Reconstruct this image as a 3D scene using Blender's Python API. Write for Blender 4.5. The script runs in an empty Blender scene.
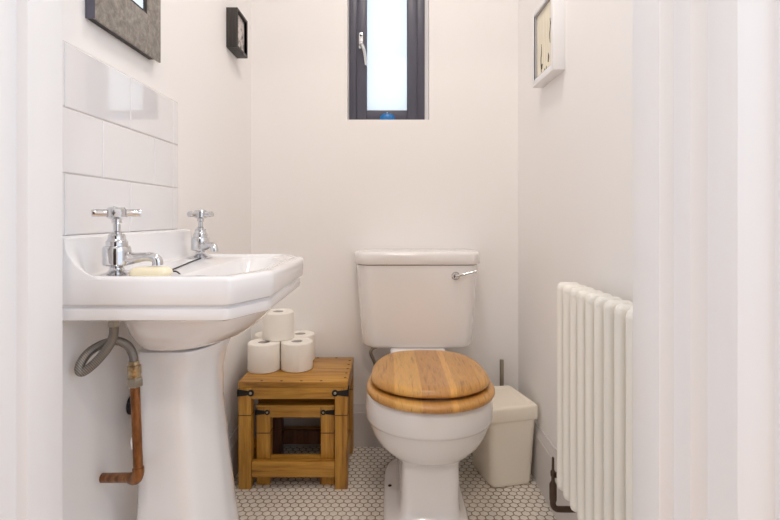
import bpy, bmesh, math, random
from mathutils import Vector, Matrix
random.seed(7)
sc = bpy.context.scene
COL = sc.collection
PI = math.pi

# ------------------------------------------------------------------ frame of reference
# x to the right, y into the room (camera at y = 0), z up; metres
EYE = 0.90
WL, WR, WB = -0.540, 0.514, 1.972        # left, right, back wall surfaces
CEIL = 2.40

# ------------------------------------------------------------------ materials
def mat(name, color, rough=0.5, metal=0.0, coat=0.0, spec=0.5):
    m = bpy.data.materials.new(name); m.use_nodes = True
    b = m.node_tree.nodes['Principled BSDF']
    b.inputs['Base Color'].default_value = (*color, 1)
    b.inputs['Roughness'].default_value = rough
    b.inputs['Metallic'].default_value = metal
    b.inputs['Coat Weight'].default_value = coat
    b.inputs['Coat Roughness'].default_value = 0.04
    b.inputs['Specular IOR Level'].default_value = spec
    return m

def srgb(r, g, b):
    f = lambda c: (c/255/12.92) if c/255 <= 0.04045 else ((c/255+0.055)/1.055)**2.4
    return (f(r), f(g), f(b))

class NT:
    def __init__(s, m):
        s.m = m; s.t = m.node_tree; s.b = s.t.nodes['Principled BSDF']
    def n(s, typ, **kw):
        nd = s.t.nodes.new(typ)
        for k, v in kw.items(): setattr(nd, k, v)
        return nd
    def l(s, a, b): s.t.links.new(a, b)
    def math(s, op, a, b=None, c=None):
        nd = s.n('ShaderNodeMath', operation=op)
        for i, v in enumerate((a, b, c)):
            if v is None: continue
            if isinstance(v, (int, float)): nd.inputs[i].default_value = v
            else: s.l(v, nd.inputs[i])
        return nd.outputs[0]
    def vec(s, op, a, b=None, c=None):
        nd = s.n('ShaderNodeVectorMath', operation=op)
        for i, v in enumerate((a, b, c)):
            if v is None: continue
            if isinstance(v, (tuple, list)): nd.inputs[i].default_value = v
            else: s.l(v, nd.inputs[i])
        return nd.outputs[1] if op in ('DOT_PRODUCT', 'LENGTH') else nd.outputs[0]
    def coord(s, kind='Object', scale=(1, 1, 1), loc=(0, 0, 0), rot=(0, 0, 0)):
        tc = s.n('ShaderNodeTexCoord'); mp = s.n('ShaderNodeMapping')
        mp.inputs['Scale'].default_value = scale; mp.inputs['Location'].default_value = loc
        mp.inputs['Rotation'].default_value = rot
        s.l(tc.outputs[kind], mp.inputs[0]); return mp.outputs[0]
    def noise(s, v, scale, detail=3, rough=0.5, dist=0.0):
        nd = s.n('ShaderNodeTexNoise'); s.l(v, nd.inputs['Vector'])
        nd.inputs['Scale'].default_value = scale; nd.inputs['Detail'].default_value = detail
        nd.inputs['Roughness'].default_value = rough; nd.inputs['Distortion'].default_value = dist
        return nd.outputs['Fac']
    def ramp(s, f, stops):
        nd = s.n('ShaderNodeValToRGB'); s.l(f, nd.inputs[0]); e = nd.color_ramp.elements
        while len(e) < len(stops): e.new(0.5)
        for el, (p, c) in zip(e, stops):
            el.position = p; el.color = (*c, 1) if len(c) == 3 else c
        return nd.outputs[0]
    def mix(s, f, a, b, blend='MIX'):
        nd = s.n('ShaderNodeMix', data_type='RGBA', blend_type=blend)
        if isinstance(f, (int, float)): nd.inputs[0].default_value = f
        else: s.l(f, nd.inputs[0])
        for i, v in ((6, a), (7, b)):
            if isinstance(v, tuple): nd.inputs[i].default_value = (*v, 1)
            else: s.l(v, nd.inputs[i])
        return nd.outputs[2]
    def bump(s, h, strength=0.1, dist=0.01):
        nd = s.n('ShaderNodeBump'); s.l(h, nd.inputs['Height'])
        nd.inputs['Strength'].default_value = strength; nd.inputs['Distance'].default_value = dist
        s.l(nd.outputs[0], s.b.inputs['Normal'])
    def color(s, c): s.l(c, s.b.inputs['Base Color'])

def paint(name, color, rough=0.6, bump=0.08, spec=0.3):
    m = mat(name, color, rough, spec=spec); t = NT(m)
    v = t.coord('Object')
    n1 = t.noise(v, 60, 3); t.bump(n1, bump, 0.002)
    n2 = t.noise(v, 3.0, 2)
    t.color(t.mix(t.math('MULTIPLY', n2, 0.25), color, tuple(c*0.93 for c in color)))
    return m

def wood(name, axis, dark, mid, light, scale=1.0, rough=0.45, coat=0.0, knots=True):
    """grain runs along axis 0,1,2"""
    m = mat(name, mid, rough, coat=coat); t = NT(m)
    sq = [14.0*scale]*3; sq[axis] = 1.4*scale
    v = t.coord('Object', tuple(sq))
    n1 = t.noise(v, 3.0, 5, 0.6, 0.4)
    sq2 = [80.0*scale]*3; sq2[axis] = 3.0*scale
    n2 = t.noise(t.coord('Object', tuple(sq2)), 2.0, 4, 0.65)
    f = t.math('ADD', t.math('MULTIPLY', n1, 0.7), t.math('MULTIPLY', n2, 0.3))
    c = t.ramp(f, [(0.34, dark), (0.47, mid), (0.62, light)])
    if knots:
        ks = [5.0]*3; ks[axis] = 2.6
        vo = t.n('ShaderNodeTexVoronoi'); t.l(t.coord('Object', tuple(ks)), vo.inputs['Vector']); vo.inputs['Scale'].default_value = 1.6
        k = t.ramp(vo.outputs['Distance'], [(0.05, (1, 1, 1)), (0.10, (0, 0, 0))])
        c = t.mix(k, c, tuple(x*0.45 for x in dark))
    t.color(c); t.bump(n2, 0.12, 0.001)
    return m

M = {}
M['wall'] = paint('white_wall_paint', (0.895, 0.878, 0.868), 0.55)
M['ceil'] = paint('ceiling_paint', (0.88, 0.87, 0.85), 0.7)
M['trim'] = paint('white_gloss_trim', (0.87, 0.87, 0.885), 0.3, 0.03, 0.5)
M['skirting'] = paint('pale_grey_skirting', (0.66, 0.63, 0.62), 0.4, 0.03, 0.4)
M['ceramic'] = mat('white_ceramic', (0.88, 0.88, 0.895), 0.10, coat=0.5)
M['ceramic_wc'] = mat('white_toilet_ceramic', (0.85, 0.835, 0.83), 0.12, coat=0.5)
M['bin'] = mat('white_bin_plastic', (0.88, 0.82, 0.71), 0.42)
M['radiator'] = mat('white_radiator_enamel', (0.88, 0.86, 0.80), 0.28)
M['chrome'] = mat('polished_chrome', (0.70, 0.70, 0.715), 0.07, 1.0)
M['nickel'] = mat('worn_nickel', (0.42, 0.38, 0.32), 0.3, 1.0)
M['iron'] = mat('black_iron', (0.018, 0.016, 0.015), 0.5, 0.3)
M['dark_joint'] = mat('dark_joint_line', (0.10, 0.045, 0.015), 0.7)
M['anthracite'] = mat('anthracite_aluminium', srgb(82, 82, 96), 0.38)
M['black_frame'] = wood('black_stained_wood', 2, (0.012, 0.010, 0.009), (0.022, 0.018, 0.017), (0.05, 0.042, 0.038), 1.5, 0.5, knots=False)
M['white_frame'] = mat('white_lacquer_frame', (0.86, 0.86, 0.87), 0.35)
M['grey_rebate'] = mat('grey_rebate', (0.42, 0.42, 0.45), 0.6)
M['mirror'] = mat('mirror_silver', (0.93, 0.95, 0.96), 0.02, 1.0)
M['rubber'] = mat('black_rubber', (0.02, 0.02, 0.025), 0.6)
M['brown_pipe'] = mat('tarnished_brown_pipe', (0.085, 0.055, 0.038), 0.4, 0.6)
M['card'] = mat('grey_cardboard_core', (0.62, 0.58, 0.56), 0.8)
M['green'] = mat('dark_green_plastic', (0.01, 0.07, 0.035), 0.35)
M['blue'] = mat('bright_blue_plastic', (0.01, 0.17, 0.48), 0.3)
M['soap'] = mat('cream_soap', srgb(248, 238, 208), 0.45)
M['chain'] = mat('dark_chain_metal', (0.06, 0.06, 0.065), 0.35, 0.8)

def m_paper():
    m = mat('white_tissue_paper', (0.90, 0.87, 0.81), 0.9, spec=0.1); t = NT(m)
    t.bump(t.noise(t.coord('Object', (1, 1, 1)), 260, 2), 0.25, 0.002); return m
M['paper'] = m_paper()

def m_copper():
    m = mat('aged_copper', (0.40, 0.18, 0.08), 0.38, 0.8); t = NT(m)
    n = t.noise(t.coord('Object', (20, 20, 6)), 3, 4, 0.6)
    t.color(t.ramp(n, [(0.3, (0.10, 0.045, 0.022)), (0.5, (0.26, 0.11, 0.040)), (0.75, (0.42, 0.20, 0.085))])); return m
M['copper'] = m_copper()

def m_brass():
    m = mat('dull_brass', (0.45, 0.33, 0.18), 0.35, 0.9); t = NT(m)
    n = t.noise(t.coord('Object'), 90, 3, 0.6)
    t.color(t.ramp(n, [(0.35, (0.22, 0.16, 0.09)), (0.55, (0.52, 0.40, 0.24)), (0.8, (0.66, 0.58, 0.46))])); return m
M['brass'] = m_brass()

def m_braid():
    m = mat('braided_steel_hose', (0.5, 0.47, 0.42), 0.4, 0.85); t = NT(m)
    v = t.coord('Object', (1, 1, 1))
    w = t.n('ShaderNodeTexWave'); t.l(v, w.inputs['Vector']); w.inputs['Scale'].default_value = 120; w.bands_direction = 'DIAGONAL'
    t.color(t.ramp(w.outputs['Fac'], [(0.2, (0.15, 0.135, 0.12)), (0.8, (0.36, 0.335, 0.305))]))
    t.bump(w.outputs['Fac'], 0.4, 0.001); return m
M['braid'] = m_braid()

def m_hex():
    m = mat('white_hexagon_mosaic', (0.8, 0.76, 0.7), 0.35); t = NT(m)
    p = t.coord('Object', (1/0.0254, 1/0.0254, 0))
    r = (1.0, 1.7320508, 1.0)
    a = t.vec('SUBTRACT', t.vec('WRAP', p, r, (0, 0, 0)), (0.5, 0.8660254, 0))
    p2 = t.vec('SUBTRACT', p, (0.5, 0.8660254, 0))
    b = t.vec('SUBTRACT', t.vec('WRAP', p2, r, (0, 0, 0)), (0.5, 0.8660254, 0))
    def hd(q):
        q = t.vec('MULTIPLY', q, (1, 1, 0))
        q = t.vec('ABSOLUTE', q)
        s = t.n('ShaderNodeSeparateXYZ'); t.l(q, s.inputs[0])
        return t.math('MAXIMUM', s.outputs[0], t.vec('DOT_PRODUCT', q, (0.5, 0.8660254, 0)))
    d = t.math('MINIMUM', hd(a), hd(b))
    k = t.ramp(d, [(0.405, (0, 0, 0)), (0.445, (1, 1, 1))])
    k1 = t.math('SMOOTH_MIN', d, 0.43, 0.06)
    n = t.noise(t.coord('Object'), 9, 3)
    n2 = t.noise(t.coord('Object'), 70, 2)
    tile = t.ramp(n2, [(0.3, (0.74, 0.69, 0.62)), (0.7, (0.84, 0.80, 0.74))])
    gr = t.ramp(n, [(0.3, (0.20, 0.14, 0.09)), (0.7, (0.34, 0.26, 0.18))])
    t.color(t.mix(k, tile, gr))
    t.l(t.math('ADD', t.math('MULTIPLY', k, 0.5), 0.25), t.b.inputs['Roughness'])
    t.bump(t.math('MULTIPLY', d, -1.0), 0.25, 0.006)
    return m
M['hex'] = m_hex()

M['oakfloor'] = wood('warm_oak_boards', 1, (0.42, 0.20, 0.07), (0.62, 0.34, 0.14), (0.72, 0.44, 0.20), 0.5, 0.4, knots=False)
PD, PM, PL = (0.20, 0.080, 0.010), (0.44, 0.205, 0.026), (0.60, 0.32, 0.055)
for i, a in enumerate('xyz'): M['pine_'+a] = wood('waxed_pine_along_'+a, i, PD, PM, PL, 1.0, 0.38, 0.15)
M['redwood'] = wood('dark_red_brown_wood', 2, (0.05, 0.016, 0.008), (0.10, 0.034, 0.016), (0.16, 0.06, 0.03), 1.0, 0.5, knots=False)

def m_seat():
    m = mat('oak_stave_seat', (0.5, 0.28, 0.1), 0.32, coat=0.25); t = NT(m)
    v = t.coord('Object')
    s = t.n('ShaderNodeSeparateXYZ'); t.l(v, s.inputs[0])
    # staves run front to back, each of its own tone
    st = t.ramp(t.math('ADD', t.math('MULTIPLY', s.outputs[0], 2.2), 0.5),
                [(0.0, srgb(200, 148, 76)), (0.27, srgb(194, 142, 72)), (0.275, srgb(214, 164, 88)), (0.43, srgb(210, 160, 86)),
                 (0.435, srgb(190, 138, 76)), (0.60, srgb(196, 143, 80)), (0.605, srgb(222, 168, 92)), (0.64, srgb(222, 168, 92)), (0.645, srgb(202, 150, 80)), (0.8, srgb(196, 143, 74)), (0.805, srgb(206, 154, 82))])
    n1 = t.noise(t.coord('Object', (26, 3.0, 10)), 3.0, 5, 0.6, 1.2)
    n2 = t.noise(t.coord('Object', (160, 8, 40)), 2.0, 3, 0.6)
    f = t.math('ADD', t.math('MULTIPLY', n1, 0.65), t.math('MULTIPLY', n2, 0.35))
    g = t.ramp(f, [(0.32, (0.50, 0.46, 0.42)), (0.46, (0.92, 0.92, 0.92)), (0.66, (1.1, 1.08, 1.05))])
    t.color(t.mix(1.0, st, g, 'MULTIPLY'))
    return m
M['seat'] = m_seat()

def m_pewter():
    m = mat('mottled_pewter', (0.3, 0.27, 0.24), 0.5, 0.25); t = NT(m)
    v = t.coord('Object')
    n1 = t.noise(v, 55, 6, 0.75, 0.5); n2 = t.noise(v, 14, 3, 0.6)
    c = t.ramp(n1, [(0.30, (0.10, 0.09, 0.085)), (0.48, (0.27, 0.245, 0.215)), (0.70, (0.50, 0.46, 0.40))])
    t.color(t.mix(t.math('MULTIPLY', n2, 0.5), c, (0.30, 0.275, 0.25)))
    t.bump(n1, 0.25, 0.002); return m
M['pewter'] = m_pewter()

def m_photo():
    m = mat('pale_photo_print', (0.7, 0.65, 0.6), 0.3); t = NT(m)
    n = t.noise(t.coord('Object', (1, 1, 1)), 42, 3, 0.6)
    t.color(t.ramp(n, [(0.36, (0.03, 0.028, 0.03)), (0.42, (0.35, 0.32, 0.31)), (0.47, (0.62, 0.57, 0.53)), (0.8, (0.75, 0.70, 0.66))])); return m
M['photo'] = m_photo()
def m_card():
    m = mat('cream_art_paper', srgb(226, 216, 192), 0.8); t = NT(m)
    n = t.noise(t.coord('Object', (1, 60, 3)), 3, 3)
    t.color(t.ramp(n, [(0.3, srgb(226, 216, 192)), (0.7, srgb(242, 236, 220))])); return m
M['artpaper'] = m_card()
M['ink'] = mat('dark_ink', (0.06, 0.055, 0.04), 0.8)

def m_tile():
    m = mat('glazed_white_tile', (0.80, 0.79, 0.80), 0.05, coat=0.6)
    return m
M['tile'] = m_tile()
M['grout'] = mat('pale_grout', (0.60, 0.54, 0.51), 0.8)

def m_pane():
    m = bpy.data.materials.new('frosted_glass'); m.use_nodes = True
    t = m.node_tree; t.nodes.clear()
    o = t.nodes.new('ShaderNodeOutputMaterial')
    tr = t.nodes.new('ShaderNodeBsdfTransparent'); tr.inputs[0].default_value = (0.97, 0.99, 1, 1)
    tl = t.nodes.new('ShaderNodeBsdfTranslucent'); tl.inputs[0].default_value = (0.95, 0.98, 1, 1)
    gl = t.nodes.new('ShaderNodeBsdfGlossy'); gl.inputs['Roughness'].default_value = 0.15
    a = t.nodes.new('ShaderNodeMixShader'); a.inputs[0].default_value = 0.25
    b = t.nodes.new('ShaderNodeMixShader'); b.inputs[0].default_value = 0.04
    t.links.new(tr.outputs[0], a.inputs[1]); t.links.new(tl.outputs[0], a.inputs[2])
    t.links.new(a.outputs[0], b.inputs[1]); t.links.new(gl.outputs[0], b.inputs[2])
    t.links.new(b.outputs[0], o.inputs[0]); return m
M['pane'] = m_pane()

# ------------------------------------------------------------------ objects
LOC = {}
def link(o, parent=None):
    COL.objects.link(o)
    if parent is not None: o.parent = parent
    return o
def thing(name, label, cat, loc, group=None):
    o = bpy.data.objects.new(name, None); o.empty_display_size = 0.05
    o.location = loc; LOC[o.name] = Vector(loc); link(o); return tag(o, label, cat, group)
def tag(o, label, cat, group=None):
    o['label'] = label; o['category'] = cat
    if group: o['group'] = group
    return o
def obj(name, bm, material, parent=None, smooth=35, origin=None, label=None):
    """one mesh from a bmesh in world coordinates"""
    bmesh.ops.remove_doubles(bm, verts=bm.verts, dist=1e-6)
    bmesh.ops.recalc_face_normals(bm, faces=bm.faces)
    base = LOC[parent.name] if parent is not None else Vector(origin or (0, 0, 0))
    bmesh.ops.translate(bm, verts=bm.verts, vec=-base)
    me = bpy.data.meshes.new(name); bm.to_mesh(me); bm.free()
    if smooth:
        me.polygons.foreach_set('use_smooth', [True]*len(me.polygons))
        me.set_sharp_from_angle(angle=math.radians(smooth))
    me.materials.append(material)
    o = bpy.data.objects.new(name, me); link(o, parent); LOC[o.name] = base
    if parent is None: o.location = base
    if label: o['label'] = label
    return o
def struct(name, bm, material, parent=None, smooth=30):
    o = obj(name, bm, material, parent, smooth); 
    if parent is None: o['kind'] = 'structure'
    return o

B = bmesh.new
def add_box(bm, x0, x1, y0, y1, z0, z1, bev=0.0, seg=2):
    vs = [bm.verts.new((x, y, z)) for x in (x0, x1) for y in (y0, y1) for z in (z0, z1)]
    q = [(0, 1, 3, 2), (4, 6, 7, 5), (0, 4, 5, 1), (2, 3, 7, 6), (0, 2, 6, 4), (1, 5, 7, 3)]
    fs = [bm.faces.new([vs[i] for i in f]) for f in q]
    if bev:
        es = list({e for f in fs for e in f.edges})
        bmesh.ops.bevel(bm, geom=es, offset=bev, segments=seg, profile=0.5, affect='EDGES')
    return bm
def box(x0, x1, y0, y1, z0, z1, bev=0.0, seg=2): return add_box(B(), x0, x1, y0, y1, z0, z1, bev, seg)
def loft(bm, loops, cap0=True, cap1=True):
    rows = [[bm.verts.new(p) for p in lp] for lp in loops]
    n = len(rows[0])
    for a, b in zip(rows, rows[1:]):
        for i in range(n):
            bm.faces.new((a[i], a[(i+1) % n], b[(i+1) % n], b[i]))
    if cap0: bm.faces.new(rows[0])
    if cap1: bm.faces.new(rows[-1])
    return bm
def smooth_path(pts, k=6):
    P = [Vector(p) for p in pts]
    if len(P) < 3: return P
    out = []
    for i in range(len(P)-1):
        p0 = P[max(i-1, 0)]; p1 = P[i]; p2 = P[i+1]; p3 = P[min(i+2, len(P)-1)]
        for j in range(k):
            t = j/k
            out.append(0.5*((2*p1)+(-p0+p2)*t+(2*p0-5*p1+4*p2-p3)*t*t+(-p0+3*p1-3*p2+p3)*t**3))
    out.append(P[-1]); return out
def tube(bm, pts, r, seg=12, k=6, caps=True):
    path = smooth_path(pts, k); n = len(path)
    rs = r if isinstance(r, (list, tuple)) else [r]*len(pts)
    def rad(i):
        u = i/(n-1)*(len(rs)-1); a = min(int(u), len(rs)-2) if len(rs) > 1 else 0
        return rs[a]+(rs[min(a+1, len(rs)-1)]-rs[a])*(u-a)
    up = None; loops = []
    for i, p in enumerate(path):
        t = (path[min(i+1, n-1)]-path[max(i-1, 0)]).normalized()
        if up is None:
            up = Vector((0, 0, 1)) if abs(t.z) < 0.9 else Vector((0, 1, 0))
        s = t.cross(up).normalized(); up = s.cross(t).normalized()
        loops.append([p+(s*math.cos(a)+up*math.sin(a))*rad(i) for a in [2*PI*j/seg for j in range(seg)]])
    return loft(bm, loops, caps, caps)
def lathe(bm, prof, base, axis=(0, 0, 1), seg=24, closed=False):
    """prof: list of (radius, height along the axis)"""
    R = Vector((0, 0, 1)).rotation_difference(Vector(axis)).to_matrix()
    base = Vector(base); loops = []
    for r, h in prof:
        loops.append([base+R @ Vector((max(r, 1e-4)*math.cos(2*PI*j/seg), max(r, 1e-4)*math.sin(2*PI*j/seg), h)) for j in range(seg)])
    if closed:
        return loft(bm, loops+[loops[0]], False, False)
    return loft(bm, loops)
def prism(bm, poly, axis, a, b):
    """poly in the two other axes (in x, y, z order), extruded from a to b along axis"""
    def P(u, v, w): return {0: (w, u, v), 1: (u, w, v), 2: (u, v, w)}[axis]
    return loft(bm, [[P(u, v, a) for u, v in poly], [P(u, v, b) for u, v in poly]])
def round_poly(corners, radii, k=5):
    """round the corners of a plan polygon; the same number of points per corner always"""
    out = []; n = len(corners)
    for i, c in enumerate(corners):
        c = Vector(c); a = Vector(corners[i-1])-c; b = Vector(corners[(i+1) % n])-c
        r = radii[i] if isinstance(radii, (list, tuple)) else radii
        d = min(r, a.length*0.49, b.length*0.49)
        p = c+a.normalized()*d; q = c+b.normalized()*d
        for j in range(k):
            t = j/(k-1); out.append((1-t)**2*p+2*t*(1-t)*c+t*t*q)
    return out
def rrect(x0, x1, y0, y1, r, z, k=5, rot=0.0, piv=None):
    pts = round_poly([(x0, y0), (x1, y0), (x1, y1), (x0, y1)], r, k)
    if rot:
        c, s = math.cos(rot), math.sin(rot); px, py = piv
        pts = [Vector((px+(p.x-px)*c-(p.y-py)*s, py+(p.x-px)*s+(p.y-py)*c)) for p in pts]
    return [(p.x, p.y, z) for p in pts]

# ------------------------------------------------------------------ the room
bm = box(-0.56, 0.58, 0.60, WB+0.02, -0.05, 0.0); struct('floor', bm, M['hex'], smooth=0)
bm = box(-1.6, 1.6, -1.2, 0.60, -0.05, -0.001); o = struct('floor.001', bm, M['oakfloor'], smooth=0)
bm = box(WL-0.1, WR+0.1, 0.72, WB+0.1, CEIL, CEIL+0.06); struct('ceiling', bm, M['ceil'], smooth=0)
bm = box(-1.6, 1.6, -1.2, 0.72, CEIL, CEIL+0.06); struct('ceiling.001', bm, M['ceil'], smooth=0)
struct('wall_left', box(WL-0.1, WL, 0.564, WB+0.1, -0.05, CEIL), M['wall'], smooth=0)
struct('wall_right', box(WR, WR+0.1, 0.564, WB+0.1, -0.05, CEIL), M['wall'], smooth=0)
# back wall with the window opening
OX0, OX1, OZ0, OZ1 = -0.160, 0.162, 1.284, 1.98
bm = B()
add_box(bm, WL, OX0, WB, WB+0.1, -0.05, CEIL); add_box(bm, OX1, WR, WB, WB+0.1, -0.05, CEIL)
add_box(bm, OX0, OX1, WB, WB+0.1, -0.05, OZ0); add_box(bm, OX0, OX1, WB, WB+0.1, OZ1, CEIL)
struct('wall_back', bm, M['wall'], smooth=0)
# wall with the doorway the camera looks through
bm = B()
add_box(bm, -1.6, -0.545, 0.575, 0.71, -0.05, CEIL); add_box(bm, 0.455, 1.6, 0.575, 0.71, -0.05, CEIL)
add_box(bm, -0.545, 0.455, 0.575, 0.71, 2.06, CEIL)
struct('wall_front', bm, M['wall'], smooth=0)

# the hall behind: a wall, plus an unseen dark door added for chrome reflections
struct('wall_hall', box(-0.95, 0.95, -1.25, -1.15, -0.05, CEIL), M['wall'], smooth=0)
M['walnut'] = wood('dark_reflection_door', 2, (0.012, 0.008, 0.006), (0.024, 0.015, 0.010), (0.04, 0.026, 0.017), 0.6, 0.4, knots=False)
bm = B(); add_box(bm, -0.42, 0.40, -1.15, -1.11, 0.0, 2.02, 0.004)
d2 = struct('reflection_door', bm, M['walnut'])
bm = B(); lathe(bm, [(0.0, 0), (0.026, 0), (0.026, 0.006), (0.010, 0.010), (0.010, 0.035), (0.026, 0.045), (0.026, 0.058), (0.0, 0.066)], (0.33, -1.11, 1.0), (0, 1, 0)); obj('reflection_door_handle', bm, M['chrome'], d2)

# door lining with its stops and architraves, stepped in plan
dl = bpy.data.objects.new('door_1', None); link(dl); dl['kind'] = 'structure'; LOC[dl.name] = Vector((0, 0, 0))
def jamb(sgn, x0, x1, x2, x3, x4):
    p = [(x0, 0.722), (x0, 0.651), (x1, 0.651), (x1, 0.616), (x2, 0.616), (x2, 0.564), (x3, 0.560), (x3, 0.548), (x4, 0.545), (x4, 0.575), (x4-0.028*sgn, 0.722)]
    # a hair of rounding on each arris
    q = [(v.x, v.y) for v in round_poly(p, 0.0025, 3)]
    return prism(B(), q, 2, 0.0, 2.06)
obj('door_jamb', jamb(1, 0.3525, 0.3722, 0.394, 0.4335, 0.475), M['trim'], dl)
obj('door_jamb', jamb(-1, -0.469, -0.4842, -0.500, -0.535, -0.575), M['trim'], dl)
obj('door_head', box(-0.50, 0.40, 0.56, 0.722, 2.01, 2.06, 0.003), M['trim'], dl)

# skirting boards with a moulded top
def skirting(h, t=0.013):
    return [(0, 0), (t, 0), (t, h-0.030), (t-0.002, h-0.027), (t-0.002, h-0.022), (t-0.005, h-0.014), (t-0.008, h-0.008), (t-0.009, h), (0, h)]
bm = prism(B(), [(WB-u, z) for u, z in skirting(0.163, 0.015)], 0, WL+0.001, WR-0.001); struct('baseboard_back', bm, M['skirting'])
bm = prism(B(), [(WL+u, z) for u, z in skirting(0.150)], 1, 0.725, WB-0.016); struct('baseboard_left', bm, M['skirting'])
bm = prism(B(), [(WR-u, z) for u, z in skirting(0.190)], 1, 0.725, WB-0.016); struct('baseboard_right', bm, M['skirting'])

# ------------------------------------------------------------------ window
win = bpy.data.objects.new('window_1', None); link(win); win['kind'] = 'structure'; LOC[win.name] = Vector((0, 0, 0))
def frame_ring(x0, x1, z0, z1, w, y0, y1, bev=0.002, wb=None):
    bm = B(); wb = wb or w
    add_box(bm, x0, x0+w, y0, y1, z0, z1, bev); add_box(bm, x1-w, x1, y0, y1, z0, z1, bev)
    add_box(bm, x0+w, x1-w, y0, y1, z0, z0+wb, bev); add_box(bm, x0+w, x1-w, y0, y1, z1-w, z1, bev)
    return bm
WY = WB+0.030
obj('window_frame', frame_ring(-0.1555, 0.1470, OZ0, OZ1, 0.031, WY, WY+0.06), M['anthracite'], win)
obj('window_frame', box(-0.160, -0.1555, WY+0.01, WY+0.06, OZ0, OZ1), M['trim'], win, label='white sealant strip')
obj('window_frame', box(0.1470, 0.162, WY+0.01, WY+0.06, OZ0, OZ1), M['trim'], win, label='white sealant strip')
obj('window_sash', frame_ring(-0.1245, 0.1160, OZ0+0.0035, OZ1-0.031, 0.039, WY-0.008, WY+0.05, 0.004), M['anthracite'], win)
obj('window_pane', box(-0.0860, 0.0775, WY+0.012, WY+0.018, OZ0+0.0425, OZ1-0.068), M['pane'], win)
# casement handle
def wp(x, y, d): return ((x-388)*d/500, d, EYE-(y-217)*d/500)
hd = B(); yh = WY-0.010
c1 = wp(361.0, 35.5, yh); c2 = wp(361.2, 44.5, yh)
add_box(hd, c1[0]-0.0085, c1[0]+0.0085, yh-0.004, yh+0.002, c2[2]-0.018, c1[2]+0.012, 0.0035)
lathe(hd, [(0.0085, 0), (0.0085, 0.010), (0.006, 0.013), (0.0, 0.0135)], (c2[0], yh-0.003, c2[2]), (0, -1, 0), 16)
a = Vector((c2[0]+0.002, yh-0.014, c2[2]-0.004)); b = Vector(wp(364.3, 52, yh-0.016)); c = Vector(wp(366.0, 65.5, yh-0.016))
tube(hd, [a, b, c], [0.0085, 0.0065, 0.0055], 10)
wh = obj('window_handle', hd, M['chrome'], win)
s = B(); lathe(s, [(0.0042, 0), (0.0042, 0.0015), (0.0, 0.0018)], (c1[0], yh-0.004, c1[2]), (0, -1, 0), 12)
obj('screw', s, M['rubber'], wh)

# small blue lump on the window sill: a scalloped rubber plug
t = thing('bath_plug', 'small bright blue scalloped plug lying on the window sill', 'plug', (-0.003, WB+0.014, OZ0))
bm = B(); prof = [(0.0, 0), (0.026, 0.0), (0.029, 0.006), (0.028, 0.014), (0.022, 0.021), (0.012, 0.026), (0.0, 0.027)]
loops = []
for r, h in prof:
    loops.append([(-0.003+max(r, 1e-4)*math.cos(a)*(1+0.07*math.cos(9*a)), WB+0.014+0.42*max(r, 1e-4)*math.sin(a), OZ0+h*1.05) for a in [2*PI*j/54 for j in range(54)]])
loft(bm, loops); obj('plug_dome', bm, M['blue'], t)
bm = B(); lathe(bm, [(0.003, 0), (0.003, 0.004), (0.0, 0.0045)], (-0.003, WB+0.014, OZ0+0.028), seg=12)
obj('plug_ring', bm, M['chrome'], t)

# ------------------------------------------------------------------ mirror
MY0, MY1, MZ0, MZ1 = 0.892, 1.149, 1.254, 1.66
t = thing('wall_mirror', 'small mirror in a mottled pewter-grey frame hanging above the tiles', 'mirror', (WL, (MY0+MY1)/2, MZ0))
obj('backing', box(WL, WL+0.013, MY0+0.002, MY1-0.020, MZ0+0.0015, MZ1-0.004), M['black_frame'], t)
bm = B(); X0, X1 = WL+0.013, WL+0.018; wy, wz = 0.064, 0.086
add_box(bm, X0, X1, MY0, MY0+wy, MZ0, MZ1, 0.001); add_box(bm, X0, X1, MY1-wy, MY1, MZ0, MZ1, 0.001)
add_box(bm, X0, X1, MY0+wy, MY1-wy, MZ0, MZ0+wz, 0.001); add_box(bm, X0, X1, MY0+wy, MY1-wy, MZ1-wz, MZ1, 0.001)
fr = obj('frame', bm, M['pewter'], t)
bm = B(); e = 0.004
add_box(bm, WL+0.0131, X1-0.0005, MY0+wy, MY0+wy+e, MZ0+wz, MZ1-wz); add_box(bm, WL+0.0131, X1-0.0005, MY1-wy-e, MY1-wy, MZ0+wz, MZ1-wz)
add_box(bm, WL+0.0131, X1-0.0005, MY0+wy+e, MY1-wy-e, MZ0+wz, MZ0+wz+e); add_box(bm, WL+0.0131, X1-0.0005, MY0+wy+e, MY1-wy-e, MZ1-wz-e, MZ1-wz)
obj('inner_lip', bm, M['black_frame'], fr)
bm = B()
add_box(bm, WL+0.001, X1-0.0005, MY0-0.0015, MY0-0.0002, MZ0, MZ1)
obj('frame_edge', bm, M['anthracite'], fr)
obj('mirror_glass', box(WL+0.0131, WL+0.0140, MY0+wy+e, MY1-wy-e, MZ0+wz+e, MZ1-wz-e), M['mirror'], t)

# ------------------------------------------------------------------ small black picture, left wall
y0, y1, z0, z1 = 1.668, 1.789, 1.467, 1.600
t = thing('picture_frame', 'small square black box frame with a pale photo beside the corner', 'picture', (WL, (y0+y1)/2, z0))
bm = B(); w = 0.008; X0, X1 = WL, WL+0.038
add_box(bm, X0, X1, y0, y0+w, z0, z1, 0.001); add_box(bm, X0, X1, y1-w, y1, z0, z1, 0.001)
add_box(bm, X0, X1, y0+w, y1-w, z0, z0+w, 0.001); add_box(bm, X0, X1, y0+w, y1-w, z1-w, z1, 0.001)
obj('frame', bm, M['black_frame'], t)
obj('print', box(WL+0.026, WL+0.0275, y0+w, y1-w, z0+w, z1-w), M['photo'], t)

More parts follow.
